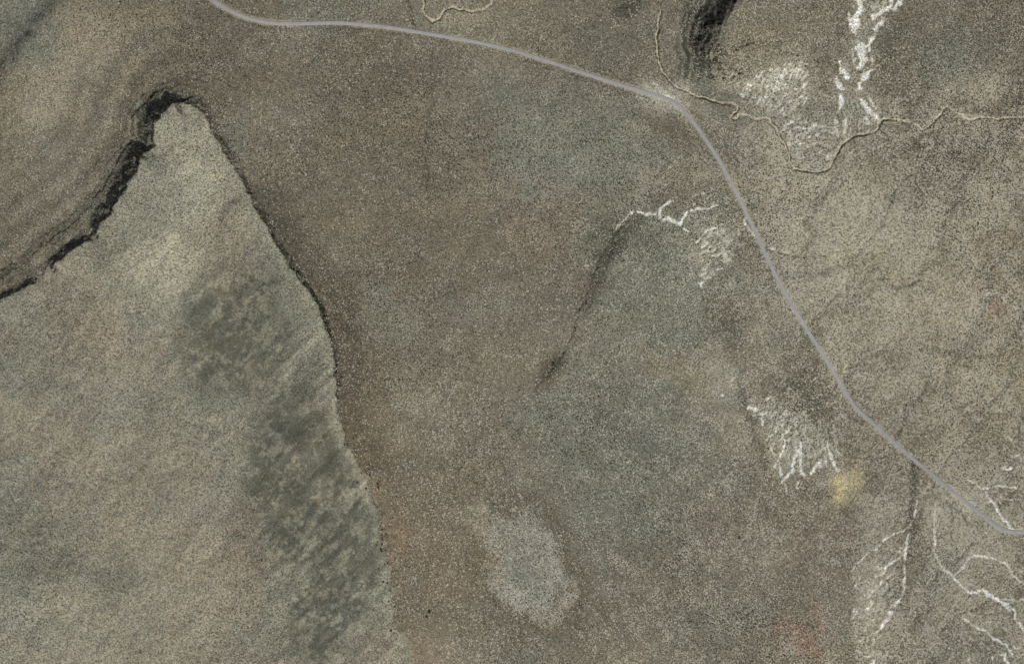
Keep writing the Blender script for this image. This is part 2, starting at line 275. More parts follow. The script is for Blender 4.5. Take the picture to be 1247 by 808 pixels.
streaks(cv(870, 60, 5.196, [(930, 290), (1000, 290), (1040, 440), (960, 480), (920, 400)]), 30, lambda x, y: (.4, .8), (1, 6), (.8, 1.4), (.2, .7))
streaks([(1036, 0), (1080, 0), (1092, 15), (1070, 40), (1060, 100), (1040, 100)], 110, lambda x, y: (.5, -.8), (1, 9), (.8, 1.6), (.15, .6))
streaks(cv(750, 210, 5.938, [(600, 470), (800, 400), (860, 550), (800, 700), (640, 790), (600, 700)]), 130, lambda x, y: (.9, -.5), (2, 9), (.6, 1.2), (.2, .6))
streaks(cv(750, 210, 5.938, [(860, 230), (1000, 380), (1060, 500), (960, 480)]), 24, lambda x, y: (.5, .8), (1, 4), (.8, 1.8), (.2, .7))
streaks(cv(1020, 650, 5.114, [(110, 200), (420, 60), (420, 300), (300, 580), (360, 780), (120, 800), (130, 560), (100, 330)]), 330, lambda x, y: (.6, -.8), (1, 7), (.7, 1.4), (.15, .55))
streaks([(1035, 740), (1062, 745), (1066, 800), (1045, 806)], 40, lambda x, y: (.3, -.8), (1, 4), (.9, 1.7), (.3, .8))
streaks([(845, 335), (872, 345), (905, 430), (900, 450), (860, 380)], 40, lambda x, y: (.8, -.4), (1, 5), (.6, 1.2), (.12, .4))
streaks([(885, 440), (905, 450), (925, 500), (915, 510), (890, 480)], 30, lambda x, y: (.9, -.4), (1, 5), (.6, 1.3), (.12, .45))
streaks([(830, 235), (900, 232), (915, 290), (880, 320), (850, 290)], 80, lambda x, y: (.9, -.4), (1, 6), (.7, 1.4), (.15, .5))
streaks([(1095, 560), (1112, 600), (1108, 650), (1075, 690), (1060, 640)], 60, lambda x, y: (.5, -.8), (1, 6), (.7, 1.3), (.15, .5))
streaks([(780, 95), (825, 108), (850, 145), (835, 150), (800, 125)], 80, lambda x, y: (.8, .5), (1, 3), (.9, 1.8), (.15, .6))
streaks([(1175, 590), (1245, 585), (1247, 640), (1215, 632)], 30, lambda x, y: (.7, .6), (1, 7), (.6, 1.2), (.15, .5))
streaks([(1150, 660), (1247, 640), (1247, 806), (1180, 806)], 150, lambda x, y: (.7, .4), (1, 7), (.6, 1.2), (.15, .5))
core = np.clip(SALT, 0, 1)
rough = .5 + 1.1 * vnoise(UU, VV, 1.7, 401) + .55 * vnoise(UU, VV, 4.5, 402)
halo = core.copy()
for _ in range(3): halo[1:-1, 1:-1] = (halo[1:-1, 1:-1] * 2 + halo[:-2, 1:-1] + halo[2:, 1:-1] + halo[1:-1, :-2] + halo[1:-1, 2:]) / 6
SALT = np.clip(core * .62 + halo * .5 + (rough - .5) * np.minimum(halo * 2.2, 1) * .6, 0, .97) * sstep(.02, .15, halo)

# ------------------------------------------------------------ soil colours and some painted slope shade (mean look in display values, turned into albedo below)
def warp(sc_, seed, amp): return UU + amp * fbm(UU, VV, sc_, seed, 4), VV + amp * fbm(UU, VV, sc_, seed + 500, 4)
B1u, B1v = warp(60, 700, 22); B2u, B2v = warp(18, 740, 5); WD = B1u - UU, B1v - VV, B2u - UU, B2v - VV
base = np.zeros(UU.shape + (3,), np.float32); base[:] = (109, 102, 87)
def blend(col, k, add=False):
    k = np.clip(k, 0, 1)[..., None]; base[:] = base * (1 - k) + np.array(col, np.float32) * k
def blob(cx, cy, rx, ry, ang, col, st, soft=.7):
    m = max(rx, ry) * 1.5 + 26; s = win([(cx, cy)], m); q = min(1, min(rx, ry) / 60); q2 = min(1, min(rx, ry) / 14)
    a = math.radians(ang); dx = UU[s] + WD[0][s] * q + WD[2][s] * q2 - cx; dy = VV[s] + WD[1][s] * q + WD[3][s] * q2 - cy
    x = (dx * math.cos(a) + dy * math.sin(a)) / rx; y = (-dx * math.sin(a) + dy * math.cos(a)) / ry
    k = (st * (1 - sstep(1 - soft, 1 + soft * .6, np.hypot(x, y))))[..., None]
    base[s] = base[s] * (1 - k) + np.array(col, np.float32) * k
n1 = fbm(UU, VV, 210, 801, 4); n2 = fbm(UU, VV, 90, 811, 4); n3 = fbm(UU, VV, 30, 821, 4)
blend((107, 107, 95), sstep(-.1, .6, n1) * .6); blend((118, 107, 89), sstep(0, .5, n2) * .4); blend((104, 95, 81), sstep(.1, .7, -n2) * .5)
blob(690, 170, 140, 80, 10, (112, 113, 101), .9); blob(560, 330, 60, 60, 0, (106, 101, 85), .6); blob(640, 120, 90, 50, 0, (112, 110, 99), .6); blob(390, 60, 120, 40, 0, (107, 99, 85), .6)
blob(110, 60, 110, 60, -40, (124, 114, 96), .8); blob(15, 30, 50, 60, -40, (105, 106, 95), .9); blob(60, 210, 90, 90, 0, (107, 104, 91), .7); blob(20, 330, 40, 30, 0, (106, 97, 83), .6)
blob(120, 200, 90, 40, -50, (113, 103, 87), .6); blob(250, 85, 100, 40, 0, (106, 97, 83), .7); blob(50, 130, 40, 20, -30, (126, 118, 103), .6)
blob(480, 270, 150, 180, 0, (111, 101, 85), .6); blob(480, 385, 40, 40, 0, (112, 112, 100), .7); blob(590, 375, 40, 25, 0, (110, 110, 97), .6); blob(520, 480, 30, 40, 0, (122, 115, 98), .6)
blob(455, 560, 45, 130, 0, (114, 102, 82), .85); blob(560, 540, 80, 90, 0, (108, 100, 83), .6); blob(420, 200, 120, 120, 0, (107, 99, 83), .5); blob(480, 660, 18, 60, 0, (118, 102, 82), .85); blob(520, 790, 45, 30, 0, (121, 107, 88), .9); blob(540, 650, 70, 100, 0, (112, 99, 81), .6)
blob(790, 360, 90, 110, 0, (106, 107, 95), .9); blob(760, 560, 150, 150, 0, (104, 104, 93), .9); blob(600, 460, 60, 60, 0, (107, 101, 88), .5); blob(880, 700, 110, 100, 0, (107, 104, 93), .6); blob(850, 770, 90, 40, 0, (107, 105, 93), .6)
blob(820, 450, 50, 20, 30, (120, 110, 86), .6); blob(735, 300, 22, 40, 20, (98, 97, 82), .6); blob(670, 452, 16, 24, 35, (88, 82, 69), .7); blob(750, 280, 16, 22, 20, (96, 94, 80), .6)  # dark blobs by the gully paint its bank's shade into the colour
oa = math.radians(-24); odx, ody = UU - 643 + .6 * WD[2], VV - 690 + .6 * WD[3]; ov = np.hypot((odx * math.cos(oa) + ody * math.sin(oa)) / 46, (-odx * math.sin(oa) + ody * math.cos(oa)) / 72) + .22 * fbm(UU, VV, 26, 1051, 5, .65)
blend((96, 89, 73), np.exp(-((ov - 1.15) / .2) ** 2) * .5); blend((115, 114, 104), sstep(1.15, .7, ov) * .75); blend((128, 126, 116), np.exp(-((ov - .7) / .25) ** 2) * sstep(660, 710, VV) * .6); blend((106, 105, 96), sstep(.5, .1, ov) * .5); blob(575, 690, 40, 60, 0, (108, 96, 78), .5); blob(590, 630, 22, 20, 0, (126, 118, 98), .7); blob(645, 760, 60, 14, 0, (102, 94, 77), .5)
blob(1020, 260, 120, 60, 20, (134, 128, 109), .8); blob(1060, 320, 80, 50, 0, (132, 129, 107), .8); blob(930, 210, 60, 40, 30, (132, 120, 100), .8); blob(1170, 330, 110, 110, 0, (120, 110, 92), .6); blob(1100, 480, 130, 90, 0, (119, 113, 97), .7)
blob(1200, 400, 60, 120, 0, (130, 117, 98), .7); blob(1180, 240, 90, 50, 0, (117, 112, 98), .6); blob(1230, 470, 50, 80, 0, (128, 118, 94), .7); blob(985, 450, 60, 40, 40, (112, 104, 88), .5); blob(930, 400, 40, 50, 0, (114, 112, 98), .5)
blob(860, 300, 50, 45, 30, (122, 119, 103), .8); blob(880, 385, 28, 28, 0, (97, 95, 82), .75); blob(820, 240, 45, 14, -25, (98, 94, 80), .7); blob(820, 215, 70, 22, -20, (124, 115, 98), .6); blob(815, 120, 40, 22, 25, (134, 130, 116), .85); blob(815, 150, 40, 16, 35, (102, 93, 79), .6)
blob(905, 190, 30, 18, 20, (104, 93, 79), .5); blob(880, 470, 22, 60, 0, (118, 114, 99), .7); blob(985, 500, 50, 22, 50, (94, 91, 75), .7); blob(960, 545, 50, 45, 20, (112, 110, 92), .6)
blob(1150, 50, 120, 90, 0, (105, 100, 86), .9); blob(960, 60, 80, 60, 0, (112, 103, 86), .7); blob(1080, 60, 18, 60, 5, (94, 92, 79), .7); blob(1050, 120, 30, 60, 0, (116, 110, 97), .5); blob(960, 125, 55, 50, 40, (118, 116, 102), .7); blob(990, 190, 40, 24, 0, (118, 116, 103), .7)
blob(1155, 90, 30, 60, 10, (104, 108, 101), .5); blob(1195, 112, 50, 20, 0, (124, 116, 94), .6); blob(1190, 165, 60, 25, 0, (124, 118, 100), .6); blob(1040, 200, 50, 25, 0, (118, 106, 89), .5); blob(900, 100, 40, 12, 10, (122, 113, 96), .5)
blob(1095, 620, 45, 70, 0, (112, 108, 93), .6); blob(1070, 700, 34, 80, 10, (122, 120, 104), .7); blob(1115, 680, 22, 90, 5, (100, 91, 76), .7); blob(1180, 700, 70, 70, 0, (118, 117, 102), .7); blob(1165, 690, 12, 20, 0, (100, 99, 95), .8); blob(1165, 770, 14, 28, 20, (96, 92, 86), .7)
blob(1215, 600, 36, 28, 0, (113, 114, 108), .7); blob(1180, 630, 26, 30, 0, (134, 130, 114), .6); blob(1060, 560, 44, 30, 20, (110, 99, 80), .7); blob(1000, 600, 80, 60, 0, (114, 104, 90), .4); blob(990, 680, 60, 70, 0, (113, 103, 90), .7)
blob(975, 780, 12, 38, -48, (138, 96, 82), .45); blob(950, 770, 9, 26, -10, (134, 98, 84), .35); blob(655, 255, 45, 60, 0, (122, 104, 92), .35); blob(650, 235, 14, 20, 0, (104, 116, 102), .35); blob(1000, 755, 8, 30, -30, (132, 98, 86), .3); blob(1212, 372, 8, 14, 0, (138, 98, 84), .3)
blob(560, 25, 40, 14, 0, (126, 118, 97), .5); blob(655, 40, 60, 25, 0, (108, 103, 88), .5); blob(740, 50, 60, 40, 0, (103, 100, 87), .6); blob(780, 70, 18, 30, 0, (118, 108, 92), .5); blob(765, 8, 22, 12, 0, (76, 74, 62), .6)
blob(945, 110, 45, 34, -25, (124, 123, 110), .6); blob(985, 175, 38, 34, 0, (120, 119, 106), .6); blob(1062, 40, 22, 50, 12, (122, 121, 110), .6); blob(1030, 120, 14, 45, 0, (122, 120, 108), .5); blob(1060, 135, 14, 24, 0, (124, 122, 110), .6); blob(965, 540, 50, 36, 45, (116, 114, 98), .6)
rgt = zr_ * 1.0
ri = 1 - np.abs(fbm(WU + .3 * WV, WV * .75, 75, 1001, 4)) * 2.6; ri2 = 1 - np.abs(fbm(WU, WV * .8, 30, 1011, 4)) * 2.4
blend((134, 129, 112), rgt * sstep(.1, .9, fbm(UU, VV, 55, 1021, 4) + .45) * .55)
blend((92, 88, 75), rgt * sstep(.4, .98, ri) * .33)
blend((140, 136, 120), rgt * sstep(.7, 1, ri2) * sstep(0, .5, fbm(UU, VV, 60, 1031, 2)) * .5)
mid = sstep(560, 680, UU) * sstep(1000, 900, UU); blend((96, 95, 82), mid * sstep(.62, 1, ri2) * sstep(-.1, .4, fbm(UU, VV, 70, 1041, 2)) * .15)
blob(1022, 592, 14, 20, 0, (158, 146, 100), .95); blob(1040, 583, 10, 18, -20, (148, 136, 94), .7); blob(1030, 605, 26, 16, 0, (138, 129, 98), .5)
blob(852, 40, 22, 58, 6, (92, 93, 78), .75)  # darkens the hill's west flank in colour to widen its shade
for pts, wd, col, st in (([(852, 350), (872, 372), (892, 400), (900, 440)], 14, (92, 91, 78), .6), ([(872, 420), (880, 450), (890, 480), (902, 515), (925, 560)], 13, (122, 119, 104), .6), ([(905, 380), (925, 400), (940, 440), (950, 470)], 18, (118, 116, 101), .5),
                         ([(893, 450), (903, 485), (918, 520), (938, 565), (944, 596)], 6, (88, 85, 71), .5), ([(838, 300), (850, 330), (860, 352)], 12, (126, 123, 107), .5), ([(955, 430), (985, 470), (1010, 500)], 18, (93, 91, 76), .5), ([(1010, 490), (1040, 520), (1080, 560)], 10, (106, 97, 78), .5)):
    s = win(pts, 50); d, _, a_ = poly_dist(UU[s] + WD[2][s] + .4 * WD[0][s], VV[s] + WD[3][s] + .4 * WD[1][s], smooth(pts)); k = (st * np.exp(-(d / wd) ** 2) * sstep(0, .2, a_) * sstep(1, .8, a_))[..., None]
    base[s] = base[s] * (1 - k) + np.array(col) * k
blob(1060, 185, 80, 18, 0, (106, 97, 82), .5); blob(1170, 195, 90, 20, 0, (108, 102, 87), .5); blob(855, 225, 70, 14, -22, (112, 103, 88), .5)
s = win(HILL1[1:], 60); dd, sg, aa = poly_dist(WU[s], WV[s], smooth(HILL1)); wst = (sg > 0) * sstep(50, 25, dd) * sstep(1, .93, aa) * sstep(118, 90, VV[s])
base[s] *= (1 - wst * (.1 + .13 * np.sin(dd / 1.35 + 2 * fbm(UU[s], VV[s], 30, 1071, 2))))[..., None]  # strata plant bands, also carrying the west flank's shade in the colour
# contour-like banding on the apron north-west of the mesa
band = np.sin((-cr) / 4.6 + 2.5 * fbm(UU, VV, 110, 950, 2)) * sstep(-150, -20, cr) * (cr < -12) * wside
base *= (1 + .075 * band)[..., None]
# mesa top
top = sstep(-3, 2, cr)
mc = np.zeros_like(base); mc[:] = (119, 116, 101)
def mblend(col, k): k = np.clip(k, 0, 1)[..., None]; mc[:] = mc * (1 - k) + np.array(col, np.float32) * k
def mblob(cx, cy, rx, ry, ang, col, st, soft=.7):
    m = max(rx, ry) * 1.5 + 26; s = win([(cx, cy)], m); q = min(1, min(rx, ry) / 60); q2 = min(1, min(rx, ry) / 14)
    a = math.radians(ang); dx = UU[s] + WD[0][s] * q + WD[2][s] * q2 - cx; dy = VV[s] + WD[1][s] * q + WD[3][s] * q2 - cy
    x = (dx * math.cos(a) + dy * math.sin(a)) / rx; y = (-dx * math.sin(a) + dy * math.cos(a)) / ry
    k = (st * (1 - sstep(1 - soft, 1 + soft * .6, np.hypot(x, y))))[..., None]
    mc[s] = mc[s] * (1 - k) + np.array(col, np.float32) * k
mblend((121, 112, 97), sstep(0, .5, fbm(UU, VV, 110, 840, 4)) * .6)
mblend((112, 111, 97), sstep(0, .6, fbm(UU, VV, 80, 850, 4)) * .6)
mblob(240, 220, 40, 60, 0, (132, 129, 110), .8); mblob(205, 330, 60, 45, 0, (134, 130, 110), .8); mblob(290, 275, 40, 30, 60, (122, 112, 95), .7); mblob(150, 285, 70, 30, -50, (114, 112, 97), .7)
mblob(40, 450, 90, 70, 30, (112, 110, 97), .6); mblob(60, 520, 60, 30, 30, (123, 121, 104), .6); mblob(70, 690, 50, 20, 0, (104, 99, 86), .55); mblob(140, 705, 30, 18, 20, (98, 96, 84), .6); mblob(180, 600, 110, 90, 0, (124, 115, 99), .6); mblob(310, 650, 30, 60, 0, (110, 98, 85), .5); mblob(230, 740, 70, 60, 0, (125, 117, 101), .6)
mblob(150, 430, 80, 40, 20, (124, 114, 98), .5)
dk = np.maximum.reduce([1 - sstep(.5, 1.25, np.hypot((B1u - 290) / 75, (B1v - 400) / 95)), 1 - sstep(.6, 1.2, np.hypot((B1u - 378 - (B1v - 560) * .3) / 80, (B1v - 600) / 150)),
                        1 - sstep(.6, 1.2, np.hypot((B1u - 405) / 50, (B1v - 740) / 90))])
pt = .6 * fbm(UU, VV, 14, 870, 4, .85) + .6 * vnoise(UU + .6 * VV, VV * .7, 5, 871) * 1.2 + .35 * fbm(UU * 1.0, VV, 60, 880, 2)
mblend((92, 92, 80), dk * (.3 + .6 * sstep(.55, -.1, pt)))
mblend((118, 117, 101), dk * .55 * sstep(.3, .9, pt))
mblob(375, 400, 26, 70, -18, (113, 112, 97), .6)
rimp = (cr > 0) * sstep(0, 4, cr) * sstep(16, 4, cr) * sstep(200, 330, UU + .1 * VV)      # paler bare strip on the east rim
mblend((122, 121, 104), rimp * .6)
diag = fbm((UU - VV) * .22, (UU + VV) * .9, 8, 885, 2) * sstep(300, 360, UU)
mc *= (1 + .09 * diag * sstep(380, 420, VV))[..., None]
base[:] = base * (1 - top[..., None]) + mc * top[..., None]
# weathered dark rock on the wall of the mesa and the hill's west scarp
gy, gx = np.gradient(Z, V * S, U * S); slope = np.hypot(gx, gy)
rock = sstep(.42, .75, slope) * (MS < .3) * (SALT < .3)
blend((84, 80, 68), rock * (.75 + .25 * vnoise(UU, VV, 2.2, 893)))
base *= (1 + rock * .9 * vnoise(UU, VV, 1.9, 894))[..., None]
scree = sstep(-34, -8, cr) * (cr < 1) * nwm * sstep(-.5, .6, fbm(UU, VV, 14, 895, 3) + .2); blend((88, 90, 76), scree * .6)
# darker plants fringe along the east rim and gullies, with slope and bank shade painted in
fr = sstep(-11, -3, cr) * sstep(2, -1, cr) * sstep(235, 250, UU) * sstep(-.35, .5, fbm(UU, VV, 16, 890, 4)) * sstep(520, 400, VV)
blend((70, 68, 56), fr * .4)
slope_shade = sstep(-60, -12, cr) * (cr < 0) * sstep(235, 275, UU) * sstep(200, 260, VV) * sstep(640, 520, VV) * (UU < 700); base *= (1 - .13 * slope_shade)[..., None]  # painted shade on the slope below the east rim
fr2 = .5 * sstep(-26, -12, cr) * sstep(0, -8, cr) * sstep(300, 360, VV) * (UU > 300); blend((112, 96, 77), fr2 * .6)
for pts, wd, st in ((GULLY, 1.4, .3), ([(x + 9, y + 3) for x, y in GULLY[:9]], 8, .35), ([(1116, 560), (1112, 600), (1108, 640)], 6, .5), ([(524, 55), (528, 110), (522, 160), (518, 230)], 2.6, .2), ([(497, 0), (500, 20), (505, 34)], 2, .5), ([(385, 455), (440, 460), (500, 462)], 1.3, .3),  # gully brush line; the wide strip beside it paints the bank's shade
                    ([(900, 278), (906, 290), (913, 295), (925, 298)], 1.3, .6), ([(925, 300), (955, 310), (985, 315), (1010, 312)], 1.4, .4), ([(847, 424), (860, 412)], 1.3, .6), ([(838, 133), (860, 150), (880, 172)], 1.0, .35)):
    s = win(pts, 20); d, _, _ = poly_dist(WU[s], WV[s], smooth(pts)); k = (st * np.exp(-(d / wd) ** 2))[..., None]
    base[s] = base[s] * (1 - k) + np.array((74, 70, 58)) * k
for pts, wd, st in (([(799, 44), (801, 74), (812, 98)], 1.2, .5), ([(1114, 262), (1160, 268), (1247, 275)], 2.5, .35), ([(880, 192), (896, 230), (905, 262)], 3, .35)):
    s = win(pts, 20); d, _, _ = poly_dist(WU[s] - 3, WV[s], smooth(pts)); k = (st * np.exp(-(d / wd) ** 2))[..., None]
    base[s] = base[s] * (1 - k) + np.array((140, 128, 104)) * k
k = np.clip(MS, 0, 1)[..., None]; base[:] = base * (1 - k * .9) + np.array((150, 142, 121)) * k * .9
lum = base.mean(-1, keepdims=True); lum2 = 103 + (lum - 103) * 1.55
base[:] = lum2 * (np.array((107, 104.2, 92.5), np.float32) / 101.2 * .24 + base / lum * .76)
c1 = fbm(UU, VV, 48, 961, 4)[..., None]; c2 = fbm(UU, VV, 26, 971, 3)[..., None]
base += c1 * np.array((1.2, .3, -1.0)) + c2 * np.array((3.2, 2.9, 2.4)) * (1 + .6 * top[..., None])     # dusty: hues stay close together
k = (SALT * .95)[..., None]; base[:] = base * (1 - k) + np.array((212, 211, 198)) * k
# road bed: level the ground under the road
RD = smooth(ROAD, 2)
# pale speckle amount and grain strength
pale = .2 + .15 * sstep(450, 520, UU) * sstep(420, 500, VV) * sstep(640, 560, UU) + .13 * sstep(600, 1000, UU) + .25 * sstep(840, 1000, UU + .3 * (VV - 100)) * (1 - sstep(60, 0, VV - 100)) 
pale += .5 * sstep(1.2, .7, ov) * (.6 + .6 * sstep(.3, .8, ov)) + .5 * np.exp(-(((B1u - 815) / 45) ** 2 + ((B1v - 118) / 22) ** 2)) + .5 * np.exp(-(((B1u - 960) / 60) ** 2 + ((B1v - 130) / 50) ** 2)) + .4 * np.exp(-(((B1u - 865) / 50) ** 2 + ((B1v - 290) / 45) ** 2))
pale += .35 * np.exp(-(((B1u - 1200) / 80) ** 2 + ((B1v - 690) / 90) ** 2)) + .3 * np.exp(-(((B1u - 1070) / 40) ** 2 + ((B1v - 720) / 80) ** 2))
pale += .35 * np.exp(-(((B1u - 1010) / 90) ** 2 + ((B1v - 215) / 35) ** 2)) + .35 * np.exp(-(((B1u - 960) / 60) ** 2 + ((B1v - 285) / 35) ** 2)) + .3 * np.exp(-(((B1u - 950) / 45) ** 2 + ((B1v - 530) / 45) ** 2))
pale += rgt * .5 * sstep(-.3, .6, fbm(UU, VV, 40, 1061, 3)); pale *= np.clip(1 + .9 * fbm(UU, VV, 18, 1062, 3), .25, 2)
coarse = np.clip(.2 + .25 * sstep(480, 560, UU) * sstep(430, 500, VV) + rgt * .75 + .35 * fbm(UU, VV, 50, 1063, 3), 0, 1) * (cr < 0)
pale = np.where(cr > 0, .08 * (1 - dk), pale); pale = np.clip(pale, 0, .9)
grain = np.where(cr > 0, .9, .8 + .2 * sstep(850, 950, UU)) - .35 * dk * top
grain = np.where((sdm < 0) & (np.abs(UU - 520) < 30) & (VV > 745), .55, grain)

def road_height(Zm):
    R = np.array(RD); L = np.concatenate([[0], np.cumsum(np.hypot(*(R[1:] - R[:-1]).T))]); n = int(L[-1] / 1.5)
    q = np.linspace(0, L[-1], n); x = np.interp(q, L, R[:, 0]); y = np.interp(q, L, R[:, 1])
    z = sample(Zm, x, y); K = 41; zz = np.convolve(np.pad(z, K // 2, mode='edge'), np.hanning(K + 2)[1:-1] / np.hanning(K + 2)[1:-1].sum(), 'valid')
    return x, y, zz
def sample(A, x, y):
    i = np.clip(np.searchsorted(U, x) - 1, 0, NU - 2); j = np.clip(np.searchsorted(V, y) - 1, 0, NV - 2)
    fx = np.clip((x - U[i]) / (U[i + 1] - U[i]), 0, 1); fy = np.clip((y - V[j]) / (V[j + 1] - V[j]), 0, 1)
    return (A[j, i] * (1 - fx) + A[j, i + 1] * fx) * (1 - fy) + (A[j + 1, i] * (1 - fx) + A[j + 1, i + 1] * fx) * fy
rx, ry, rz = road_height(Z)
near = np.full(UU.shape, 99., np.float32); zr = np.zeros(UU.shape, np.float32)
for i in range(0, len(rx) - 1):
    if not (-60 < rx[i] < 1320 and -60 < ry[i] < 880): continue
    s = (slice(np.searchsorted(V, ry[i] - 9), np.searchsorted(V, ry[i] + 9)), slice(np.searchsorted(U, rx[i] - 9), np.searchsorted(U, rx[i] + 9)))
    d = np.hypot(UU[s] - rx[i], VV[s] - ry[i]); m = d < near[s]
    near[s] = np.where(m, d, near[s]); zr[s] = np.where(m, rz[i], zr[s])
k = 1 - sstep(4.0, 8.5, near); Z = Z * (1 - k) + (zr - .35) * k
ksh = np.exp(-(np.maximum(near - 3.4, 0) / 1.2) ** 2) * (near < 9) * sstep(-.2, .4, fbm(UU, VV, 40, 990, 2)) * .5
base = base * (1 - ksh[..., None]) + np.array((150, 138, 118)) * ksh[..., None]

# ------------------------------------------------------------ materials
def lin(c): c = np.asarray(c, float) / 255; return np.where(c <= .04045, c / 12.92, ((c + .055) / 1.055) ** 2.4)
GAIN = 1.62
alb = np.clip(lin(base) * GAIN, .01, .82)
def mat(name, rough=.95):
    m = bpy.data.materials.new(name); m.use_nodes = True; n = m.node_tree.nodes; b = n['Principled BSDF']
    b.inputs['Roughness'].default_value = rough; b.inputs['Specular IOR Level'].default_value = .1
    return m, n, m.node_tree.links, b
def math_(n, l, op, a, b=None, clamp=False):
    x = n.new('ShaderNodeMath'); x.operation = op; x.use_clamp = clamp
    for i, q in enumerate((a, b)):
        if q is None: continue
        if isinstance(q, (int, float)): x.inputs[i].default_value = q
        else: l.new(q, x.inputs[i])
    return x.outputs[0]
def ground_material(name):
    m, n, l, b = mat(name)
    g = n.new('ShaderNodeNewGeometry'); at = n.new('ShaderNodeAttribute'); at.attribute_name = 'soil'
    gr = n.new('ShaderNodeAttribute'); gr.attribute_name = 'grain'; pl = n.new('ShaderNodeAttribute'); pl.attribute_name = 'pale'; cs = n.new('ShaderNodeAttribute'); cs.attribute_name = 'coarse'
    vc = n.new('ShaderNodeTexVoronoi'); vc.inputs['Scale'].default_value = .36; l.new(g.outputs['Position'], vc.inputs['Vector']); sc_ = n.new('ShaderNodeSeparateColor'); l.new(vc.outputs['Color'], sc_.inputs[0])
    vo = n.new('ShaderNodeTexVoronoi'); vo.inputs['Scale'].default_value = .72; vo.inputs['Randomness'].default_value = 1; l.new(g.outputs['Position'], vo.inputs['Vector'])
    ss = n.new('ShaderNodeSeparateColor'); l.new(vo.outputs['Color'], ss.inputs[0])
    no = n.new('ShaderNodeTexNoise'); no.inputs['Scale'].default_value = .42; no.inputs['Detail'].default_value = 4; no.inputs['Roughness'].default_value = .75; l.new(g.outputs['Position'], no.inputs['Vector'])
    # grain: every clod its own tone
    mxf = n.new('ShaderNodeMix'); l.new(math_(n, l, 'MULTIPLY', cs.outputs['Fac'], .6), mxf.inputs[0]); l.new(ss.outputs[0], mxf.inputs[2]); l.new(sc_.outputs[0], mxf.inputs[3])
    a = math_(n, l, 'SUBTRACT', mxf.outputs[0], .5); a = math_(n, l, 'MULTIPLY', a, 1.15)
    c = math_(n, l, 'SUBTRACT', no.outputs['Fac'], .5); c = math_(n, l, 'MULTIPLY', c, 1.9)
    a = math_(n, l, 'ADD', a, c); a = math_(n, l, 'MULTIPLY', a, gr.outputs['Fac']); a = math_(n, l, 'ADD', a, 1.0); a = math_(n, l, 'MAXIMUM', a, .25)
    mx = n.new('ShaderNodeMix'); mx.data_type = 'RGBA'; mx.blend_type = 'MULTIPLY'; mx.inputs[0].default_value = 1
    l.new(at.outputs['Color'], mx.inputs[6])
    cc = n.new('ShaderNodeCombineColor')
    hu = math_(n, l, 'SUBTRACT', ss.outputs[1], .5); hu = math_(n, l, 'MULTIPLY', hu, .12)
    l.new(math_(n, l, 'ADD', a, hu), cc.inputs[0]); l.new(a, cc.inputs[1]); l.new(math_(n, l, 'SUBTRACT', a, hu), cc.inputs[2]); l.new(cc.outputs[0], mx.inputs[7])
    # pale pebbly clods
    vo2 = n.new('ShaderNodeTexVoronoi'); vo2.inputs['Scale'].default_value = .6; l.new(g.outputs['Position'], vo2.inputs['Vector'])
    s2 = n.new('ShaderNodeSeparateColor'); l.new(vo2.outputs['Color'], s2.inputs[0])
    th = math_(n, l, 'MULTIPLY', pl.outputs['Fac'], .55); th = math_(n, l, 'SUBTRACT', 1.0, th)
    hit = math_(n, l, 'GREATER_THAN', s2.outputs[2], th)
    cap = math_(n, l, 'LESS_THAN', vo2.outputs['Distance'], .52); hit = math_(n, l, 'MULTIPLY', hit, cap); hit = math_(n, l, 'MULTIPLY', hit, .85)
    h3 = math_(n, l, 'GREATER_THAN', sc_.outputs[1], math_(n, l, 'SUBTRACT', 1.0, math_(n, l, 'MULTIPLY', math_(n, l, 'MULTIPLY', pl.outputs['Fac'], cs.outputs['Fac']), .3)))
    h3 = math_(n, l, 'MULTIPLY', h3, math_(n, l, 'LESS_THAN', vc.outputs['Distance'], .5)); hit = math_(n, l, 'MAXIMUM', hit, math_(n, l, 'MULTIPLY', h3, .75))
    m2 = n.new('ShaderNodeMix'); m2.data_type = 'RGBA'; l.new(hit, m2.inputs[0]); l.new(mx.outputs[2], m2.inputs[6]); m2.inputs[7].default_value = (.56, .525, .43, 1)
    l.new(m2.outputs[2], b.inputs['Base Color'])
    bp = n.new('ShaderNodeBump'); bp.inputs['Strength'].default_value = .6; bp.inputs['Distance'].default_value = .5; l.new(no.outputs['Fac'], bp.inputs['Height']); l.new(bp.outputs[0], b.inputs['Normal'])
    return m
soilm = ground_material('desert_soil')

def tagst(o): o['kind'] = 'structure'
def tag(o, label, cat, group=None):
    o['label'] = label; o['category'] = cat
    if group: o['group'] = group

# ------------------------------------------------------------ ground, split where the landform changes
X = ((UU - CX) * S).astype(np.float32); Y = ((CY - VV) * S).astype(np.float32)
VID = np.arange(NU * NV).reshape(NV, NU)
quads = np.stack([VID[1:, :-1], VID[1:, 1:], VID[:-1, 1:], VID[:-1, :-1]], -1).reshape(-1, 4)
def fc(A): return ((A[1:, 1:] + A[:-1, :-1] + A[1:, :-1] + A[:-1, 1:]) / 4).ravel()
cls = np.zeros(len(quads), np.int8)
hillm = np.zeros(UU.shape, np.float32); s = win(HILL1 + HILL2, 30)
hillm[s] = ((poly_dist(WU[s], WV[s], smooth(HILL2))[0] < 11) | (poly_dist(WU[s], WV[s], smooth(HILL1))[0] < 14))
cls[fc(hillm) > .5] = 4
fcr = fc(cr + wr * .9); cls[fcr > 0] = 1
cls[fc(halo) > .26] = 3
cls[fc(MS) > .45] = 2
co = np.stack([X.ravel(), Y.ravel(), Z.ravel().astype(np.float32)], -1)
acol = np.concatenate([alb.reshape(-1, 3), np.ones((NU * NV, 1))], 1).astype(np.float32)
